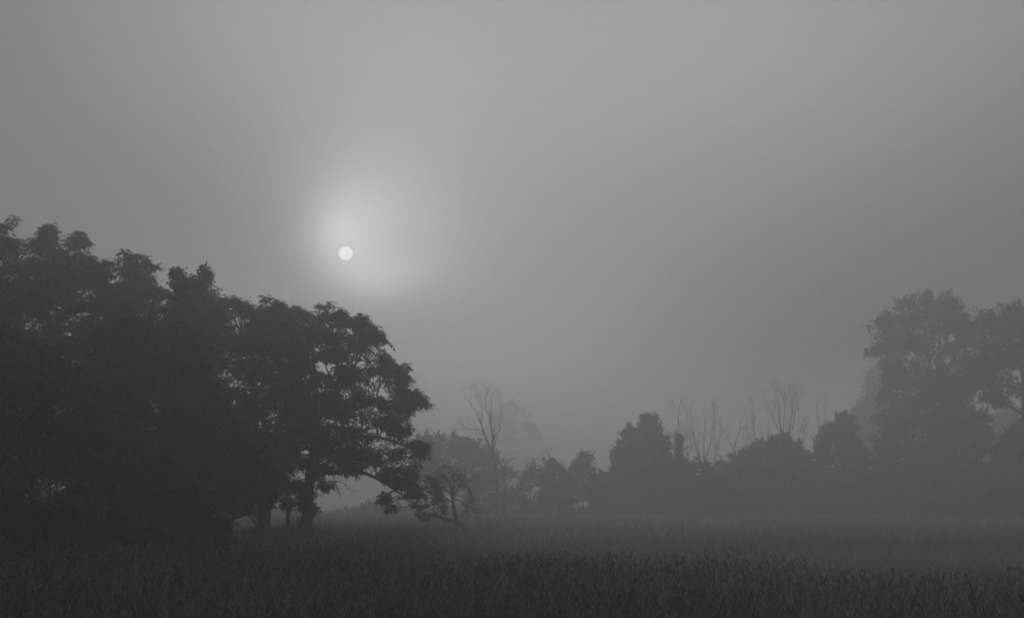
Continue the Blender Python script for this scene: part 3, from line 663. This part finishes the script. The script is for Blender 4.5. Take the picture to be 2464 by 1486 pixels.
hedge = [
 ('rounded hazy shrub at the near-wood end of the far hedge', 116, [(1242, 1262), (1244, 1170), (1262, 1135), (1290, 1118), (1312, 1130), (1330, 1262)], 'broad'),
 ('pointed hazy shrub below the little bare fork in the far hedge', 115, [(1300, 1262), (1300, 1150), (1316, 1112), (1322, 1092), (1334, 1108), (1350, 1125), (1375, 1150), (1380, 1262)], 'broad'),
 ('hazy shrub carrying a loose round leafy top in the far hedge', 114, [(1355, 1262), (1360, 1140), (1380, 1110), (1400, 1092), (1418, 1094), (1420, 1120), (1432, 1140), (1450, 1150), (1450, 1262)], 'broad'),
 ('low flat hazy shrub just left of the broad cedar', 113, [(1425, 1262), (1430, 1150), (1455, 1148), (1485, 1152), (1500, 1160), (1505, 1262)], 'cedar'),
 ('hazy shrub between the broad cedar and the vine-wrapped snag', 114, [(1585, 1262), (1590, 1120), (1612, 1100), (1640, 1105), (1650, 1262)], 'broad'),
 ('hazy shrub under the fan of thin bare saplings', 115, [(1630, 1262), (1640, 1125), (1670, 1108), (1700, 1115), (1715, 1262)], 'broad'),
 ('hazy ragged shrub around the crooked bare sapling', 113, [(1700, 1262), (1705, 1125), (1730, 1105), (1760, 1110), (1775, 1262)], 'broad'),
 ('hazy narrow shrub just left of the spreading cedar', 114, [(1760, 1262), (1765, 1110), (1785, 1085), (1805, 1100), (1830, 1125), (1835, 1262)], 'cedar'),
 ('hazy shrub at the feet of the two bare poles', 113, [(1900, 1262), (1905, 1130), (1935, 1112), (1970, 1125), (1980, 1262)], 'broad'),
 ('hazy low shrub under the round bushy cedar', 111, [(1965, 1262), (1970, 1150), (2010, 1120), (2060, 1125), (2110, 1140), (2115, 1262)], 'broad'),
 ('hazy low shrub at the foot of the tallest domed tree', 108, [(2090, 1265), (2095, 1160), (2140, 1120), (2190, 1140), (2230, 1265)], 'broad'),
 ('hazy wide shrub below the dark dome on the far edge', 106, [(2200, 1268), (2205, 1150), (2270, 1110), (2340, 1130), (2380, 1268)], 'broad'),
 ('hazy dark shrub in the corner by the right picture edge', 102, [(2350, 1270), (2355, 1140), (2420, 1090), (2520, 1100), (2560, 1270)], 'broad'),
 ('low hazy band of shrub before the broad cedar', 109, [(1440, 1264), (1450, 1190), (1520, 1175), (1600, 1180), (1660, 1195), (1665, 1264)], 'broad'),
 ('low hazy band of shrub before the bare saplings', 108, [(1640, 1264), (1650, 1180), (1720, 1150), (1800, 1160), (1840, 1190), (1850, 1264)], 'broad'),
 ('low hazy band of shrub before the spreading cedar', 107, [(1810, 1264), (1820, 1180), (1880, 1150), (1960, 1155), (2020, 1180), (2030, 1264)], 'broad')]
for i, (lb, Yd, pl, kd) in enumerate(hedge):
    shrub('shrub', lb, 60 + i, Yd, pl, thick=4.5, clump_r=.62, cover=2.8, per=26, kind=kd, scale=1.15 if kd == 'broad' else 1.3, group=GH, leafm=M_CEDAR if kd == 'cedar' else None, edge=.4)
bare_tree('snag', 'little bare fork poking out of the pointed far shrub', 'tree', 80, 115,
    [[(1322, 1262, .1), (1322, 1130, .08), (1321, 1095, .05), (1316, 1072, .015)], [(1321, 1100, .03), (1326, 1085, .02), (1328, 1070, .01)]], [(2, .7, .6, .3, .5)])
leafy_tree('tree', 'loose round leafy treetop on a thin stem, left of the broad cedar', 'tree', 81, 120,
    [(1385, 1115), (1390, 1100), (1404, 1090), (1416, 1100), (1420, 1125), (1400, 1150), (1385, 1140)], [[(1402, 1262, .08), (1402, 1150, .06), (1402, 1100, .03)]],
    thick=2, clump_r=.5, cover=1.8, per=18, kind='broad', scale=1.2, edge=.4, group=GM)
GC = 'cedars in the far hedge'
CK = dict(kind='cedar', leafm=M_CEDAR, flat=1.1, group=GC, edge=.3, frac=.5, twig_levels=0, fill=7, jagged=1.0)
leafy_tree('cedar', 'broad dense cedar with twin pointed tops, largest cedar of the far hedge', 'tree', 82, 112,
    [(1478, 1262), (1490, 1165), (1480, 1130), (1478, 1110), (1488, 1075), (1505, 1055), (1512, 1035), (1525, 1050), (1540, 1032), (1550, 1014), (1566, 1014), (1576, 1030), (1588, 1048), (1596, 1076), (1605, 1130), (1602, 1262)],
    [[(1540, 1262, .2), (1542, 1150, .14), (1550, 1040, .04)]], thick=5, clump_r=.5, cover=3.0, per=20, scale=1.35,
    extra=[([(1546, 1022), (1556, 1006), (1568, 1012), (1572, 1040), (1546, 1040)], 1.2), ([(1505, 1050), (1510, 1036), (1520, 1036), (1525, 1060)], 1.2), ([(1478, 1120), (1490, 1095), (1500, 1150), (1490, 1160)], 1.2)], **CK)
leafy_tree('cedar', 'spreading cedar with brush-like tips under the tallest fan of bare trunks', 'tree', 83, 112,
    [(1808, 1262), (1808, 1120), (1815, 1092), (1835, 1070), (1860, 1065), (1885, 1052), (1905, 1070), (1925, 1085), (1942, 1100), (1945, 1130), (1945, 1262)],
    [[(1872, 1262, .18), (1874, 1150, .12), (1876, 1080, .04)]], thick=5, clump_r=.5, cover=2.2, per=18, scale=1.6, **CK)
leafy_tree('cedar', 'round bushy cedar between the two bare poles and the tallest domed tree', 'tree', 84, 111,
    [(1965, 1262), (1962, 1110), (1970, 1060), (1985, 1035), (2005, 1025), (2022, 1004), (2040, 1010), (2052, 1035), (2048, 1060), (2070, 1080), (2085, 1120), (2085, 1262)],
    [[(2020, 1262, .18), (2022, 1150, .12), (2024, 1040, .04)]], thick=5, clump_r=.5, cover=2.4, per=18, scale=1.35, **CK)
# bare saplings, poles and snags above the hedge
bare_tree('snag', 'vine-wrapped dead trunk with a bare twiggy tip, next to the broad cedar', 'tree', 85, 111,
    [[(1632, 1262, .2), (1633, 1150, .18), (1631, 1080, .12), (1632, 1040, .07), (1636, 1000, .04), (1636, 970, .015)], [(1633, 1110, .09), (1618, 1075, .06), (1605, 1040, .02)], [(1635, 1020, .03), (1625, 1000, .02), (1618, 985, .01)]],
    [(4, 1.3, .6, .4, .4), (3, .8, .6, .3, .3), (2, .5, .6, .2, .3)],
    ivy=[([(1624, 1048), (1636, 1044), (1642, 1060), (1640, 1090), (1650, 1130), (1650, 1160), (1612, 1160), (1618, 1110), (1626, 1080)], 1.6, 'broad', .9), ([(1600, 1060), (1612, 1065), (1622, 1100), (1618, 1130), (1604, 1110), (1608, 1085)], 1, 'broad', .9)])
bare_tree('sapling', 'fan of thin bare saplings right of the vine-wrapped snag', 'tree', 86, 116,
    [[(1688, 1262, .12), (1688, 1150, .1), (1682, 1100, .07), (1668, 1050, .04), (1662, 990, .012)], [(1690, 1262, .1), (1692, 1150, .09), (1694, 1080, .06), (1696, 1030, .04), (1694, 975, .012)],
     [(1692, 1130, .07), (1706, 1080, .05), (1714, 1030, .03), (1720, 990, .01)], [(1686, 1110, .05), (1668, 1080, .03), (1650, 1050, .01)]],
    [(6, 1.8, .45, .5, .25), (3, 1.1, .5, .4, .3), (2, .7, .5, .3, .3)])
bare_tree('sapling', 'crooked bare sapling bending right above the far hedge', 'tree', 87, 116,
    [[(1768, 1262, .12), (1768, 1130, .1), (1768, 1085, .08), (1772, 1060, .06), (1780, 1035, .05), (1782, 1010, .02)], [(1768, 1090, .05), (1758, 1070, .03), (1748, 1050, .012)], [(1781, 1030, .03), (1794, 1028, .02), (1806, 1028, .01)]],
    [(4, 1.3, .6, .4, .4), (3, .8, .6, .3, .3)])
bare_tree('sapling', 'single straight thin bare trunk left of the tallest fan', 'tree', 88, 118,
    [[(1816, 1262, .11), (1817, 1150, .09), (1816, 1080, .06), (1815, 1020, .04), (1813, 965, .012)], [(1815, 1010, .02), (1808, 985, .015), (1802, 965, .008)]], [(6, 1.2, .5, .45, .5), (2, .8, .5, .3, .3)])
bare_tree('sapling', 'short bare stem with upswept twigs just left of the tallest fan of bare trunks', 'tree', 89, 117,
    [[(1848, 1262, .11), (1849, 1120, .09), (1848, 1060, .06), (1850, 1000, .015)], [(1849, 1090, .04), (1838, 1060, .02), (1832, 1030, .01)]], [(6, 1.2, .5, .45, .5), (2, .8, .5, .3, .3)])
bare_tree('dead_tree', 'tallest fan of bare upswept trunks above the far hedge', 'tree', 90, 114,
    [[(1888, 1262, .2), (1888, 1150, .17), (1886, 1080, .12), (1880, 1030, .08), (1872, 980, .05), (1866, 940, .015)], [(1890, 1100, .12), (1896, 1050, .09), (1904, 1000, .06), (1906, 950, .015)],
     [(1886, 1080, .09), (1876, 1040, .06), (1858, 1000, .035), (1845, 960, .012)], [(1892, 1070, .08), (1910, 1020, .05), (1914, 980, .03), (1918, 945, .01)], [(1884, 1040, .06), (1888, 990, .04), (1886, 945, .012)]],
    [(6, 2.0, .42, .5, .25), (3, 1.2, .5, .4, .3), (2, .8, .5, .3, .3)])
bare_tree('dead_tree', 'left and thicker one of the two bare poles above the far hedge', 'tree', 91, 113,
    [[(1975, 1262, .17), (1975, 1150, .16), (1972, 1090, .14), (1971, 1040, .11), (1969, 1030, .05), (1967, 990, .035), (1970, 945, .012)], [(1972, 1090, .05), (1962, 1070, .03), (1952, 1040, .01)]], [(3, 1.3, .5, .5, .5), (2, .8, .5, .3, .3)])
bare_tree('dead_tree', 'right and thinner one of the two bare poles above the far hedge', 'tree', 92, 113.5,
    [[(1990, 1262, .12), (1990, 1130, .1), (1989, 1060, .07), (1987, 1000, .04), (1984, 950, .012)], [(1991, 1120, .06), (1994, 1090, .05), (1995, 1058, .035)]], [(3, 1.2, .5, .5, .5), (2, .8, .5, .3, .3)])
for i_, (px_, top_, lb_) in enumerate([(1720, 985, 'faint thin bare sapling between the bare fan and the crooked sapling'), (1655, 1000, 'faint thin bare sapling just right of the vine-wrapped snag'), (1796, 975, 'faint thin bare sapling between the crooked sapling and the straight bare trunk'), (1925, 985, 'faint thin bare sapling just right of the tallest fan of bare trunks')]):
    bare_tree('sapling', lb_, 'tree', 190 + i_, 122 + i_, [[(px_, 1262, .09), (px_ + 2, 1150, .075), (px_ - 2, 1080, .05), (px_ + 1, 1030, .035), (px_ - 3, top_, .012)], [(px_, 1110, .05), (px_ + 8, 1070, .035), (px_ + 14, 1025, .012)]],
        [(7, 1.5, .45, .5, .3), (3, .9, .5, .4, .3), (2, .6, .5, .3, .3)])
# big trees on the right
leafy_tree('tree', 'tallest hazy tree with a high domed crown on the right', 'tree', 93, 108,
    [(2085, 850), (2088, 800), (2110, 765), (2125, 752), (2150, 742), (2165, 724), (2205, 714), (2240, 708), (2275, 712), (2298, 730), (2316, 760), (2322, 800), (2340, 850), (2350, 900), (2340, 960), (2250, 930), (2200, 915), (2140, 930), (2118, 900), (2130, 880)],
    [[(2238, 1262, .4), (2240, 1100, .36), (2245, 980, .3), (2258, 900, .22), (2262, 820, .12), (2255, 740, .05)], [(2246, 960, .2), (2218, 890, .14), (2190, 820, .08), (2150, 780, .03)], [(2250, 940, .18), (2235, 870, .12), (2225, 780, .06)], [(2255, 930, .15), (2290, 870, .1), (2300, 800, .05)], [(2244, 990, .12), (2190, 930, .08), (2130, 880, .03)]],
    thick=9, clump_r=1.05, cover=2.5, per=40, kind='broad', scale=1.3, group=GM, edge=.55, tw_r=.06, fill=22,
    holes=[(2252, 905, 10, 22), (2222, 915, 16, 14), (2288, 890, 12, 14), (2292, 815, 14, 14), (2262, 820, 12, 12), (2195, 855, 14, 12), (2160, 780, 9, 6), (2285, 865, 10, 6), (2180, 915, 8, 6)])
leafy_tree('tree', 'hazy tree leaning its crown in from the right picture edge', 'tree', 94, 104,
    [(2335, 850), (2330, 800), (2345, 770), (2370, 752), (2400, 755), (2410, 738), (2450, 732), (2520, 745), (2580, 800), (2600, 900), (2560, 1000), (2480, 985), (2440, 960), (2410, 985), (2370, 970), (2345, 930), (2325, 890)],
    [[(2470, 1262, .36), (2468, 1100, .3), (2465, 980, .24), (2460, 880, .14), (2450, 780, .05)], [(2466, 1000, .14), (2410, 960, .1), (2370, 890, .05), (2360, 820, .03)], [(2465, 960, .14), (2520, 880, .08), (2540, 800, .03)]],
    thick=9, clump_r=.95, cover=2.8, per=40, kind='broad', scale=1.3, group=GM, edge=.55,
    holes=[(2400, 990, 18, 8), (2365, 975, 10, 6), (2455, 905, 10, 16), (2380, 880, 6, 5), (2350, 800, 8, 10)])
leafy_tree('tree', 'paler slender hazy tree peeping out behind the left flank of the tallest tree', 'tree', 95, 160,
    [(2040, 1050), (2050, 1000), (2075, 960), (2085, 920), (2110, 880), (2150, 880), (2160, 1130), (2100, 1150), (2080, 1100)],
    [[(2106, 1250, .2), (2104, 1150, .18), (2104, 1000, .12), (2115, 920, .04)]], thick=6, clump_r=1.2, cover=2.4, per=40, kind='broad', scale=1.8, group=GM, edge=.4, holes=[(2088, 1100, 10, 30)])
leafy_tree('tree', 'pale hazy tree seen through the gap between the right-hand crowns', 'tree', 98, 165,
    [(2340, 1250), (2350, 1080), (2380, 1000), (2430, 985), (2500, 990), (2540, 1060), (2550, 1250)],
    [[(2440, 1250, .25), (2440, 1130, .2), (2440, 1030, .06)]], thick=7, clump_r=1.2, cover=2.2, per=40, kind='broad', scale=1.8, group=GM, edge=.4)
leafy_tree('tree', 'dark rounded tree filling the space under the tallest crown', 'tree', 96, 108,
    [(2110, 1265), (2100, 1130), (2112, 1000), (2130, 900), (2160, 890), (2200, 915), (2260, 910), (2310, 925), (2350, 970), (2370, 1010), (2385, 1070), (2370, 1130), (2390, 1265)],
    [[(2230, 1265, .3), (2232, 1130, .25), (2240, 1000, .1)], [(2232, 1130, .15), (2160, 1020, .1), (2140, 940, .03)]], thick=8, clump_r=.9, cover=3.2, per=40, kind='broad', scale=1.25, group=GM, edge=.5)
leafy_tree('tree', 'dark low tree by the right picture edge below the leaning crown', 'tree', 97, 104,
    [(2380, 1268), (2385, 1120), (2400, 1060), (2430, 1030), (2500, 1000), (2600, 1010), (2650, 1100), (2650, 1268)],
    [[(2500, 1268, .25), (2500, 1150, .2), (2500, 1060, .08)]], thick=8, clump_r=.9, cover=3.0, per=40, kind='broad', scale=1.25, group=GM, edge=.5)

# ------------------------------------------------------------------ the sun's disc, far behind the mist
sd = 5000.0; sm = bpy.data.materials.new('sun_surface'); sm.use_nodes = True; t = sm.node_tree; t.nodes.clear()
e = t.nodes.new('ShaderNodeEmission'); e.inputs['Strength'].default_value = 1.75; o = t.nodes.new('ShaderNodeOutputMaterial'); t.links.new(e.outputs[0], o.inputs[0])
import bmesh
bm = bmesh.new(); bmesh.ops.create_uvsphere(bm, u_segments=64, v_segments=32, radius=sd * 16.6 / F * .985)
me = bpy.data.meshes.new('sun'); bm.to_mesh(me); bm.free(); me.materials.append(sm)
for p_ in me.polygons: p_.use_smooth = True
o = bpy.data.objects.new('sun', me); o.location = tuple(sdir * sd); COL.objects.link(o)
tag(o, 'pale round sun disc glowing through the mist', 'sun')

# ------------------------------------------------------------------ haze
bm = bmesh.new(); bmesh.ops.create_cube(bm, size=1.0)
me = bpy.data.meshes.new('haze'); bm.to_mesh(me); bm.free()
hz = bpy.data.objects.new('haze', me); COL.objects.link(hz)
hz.scale = (1160, 1000, 27); hz.location = (0, 410, 12.2)
hm = bpy.data.materials.new('haze'); hm.use_nodes = True; t = hm.node_tree; t.nodes.clear()
pv = t.nodes.new('ShaderNodeVolumePrincipled'); pv.inputs['Color'].default_value = (.98, .98, .98, 1)
pv.inputs['Density'].default_value = HAZE_DENSITY; pv.inputs['Anisotropy'].default_value = HAZE_G
o = t.nodes.new('ShaderNodeOutputMaterial'); t.links.new(pv.outputs[0], o.inputs['Volume']); me.materials.append(hm)
tag(hz, 'thin grey morning mist over the whole field', 'haze', kind='stuff')
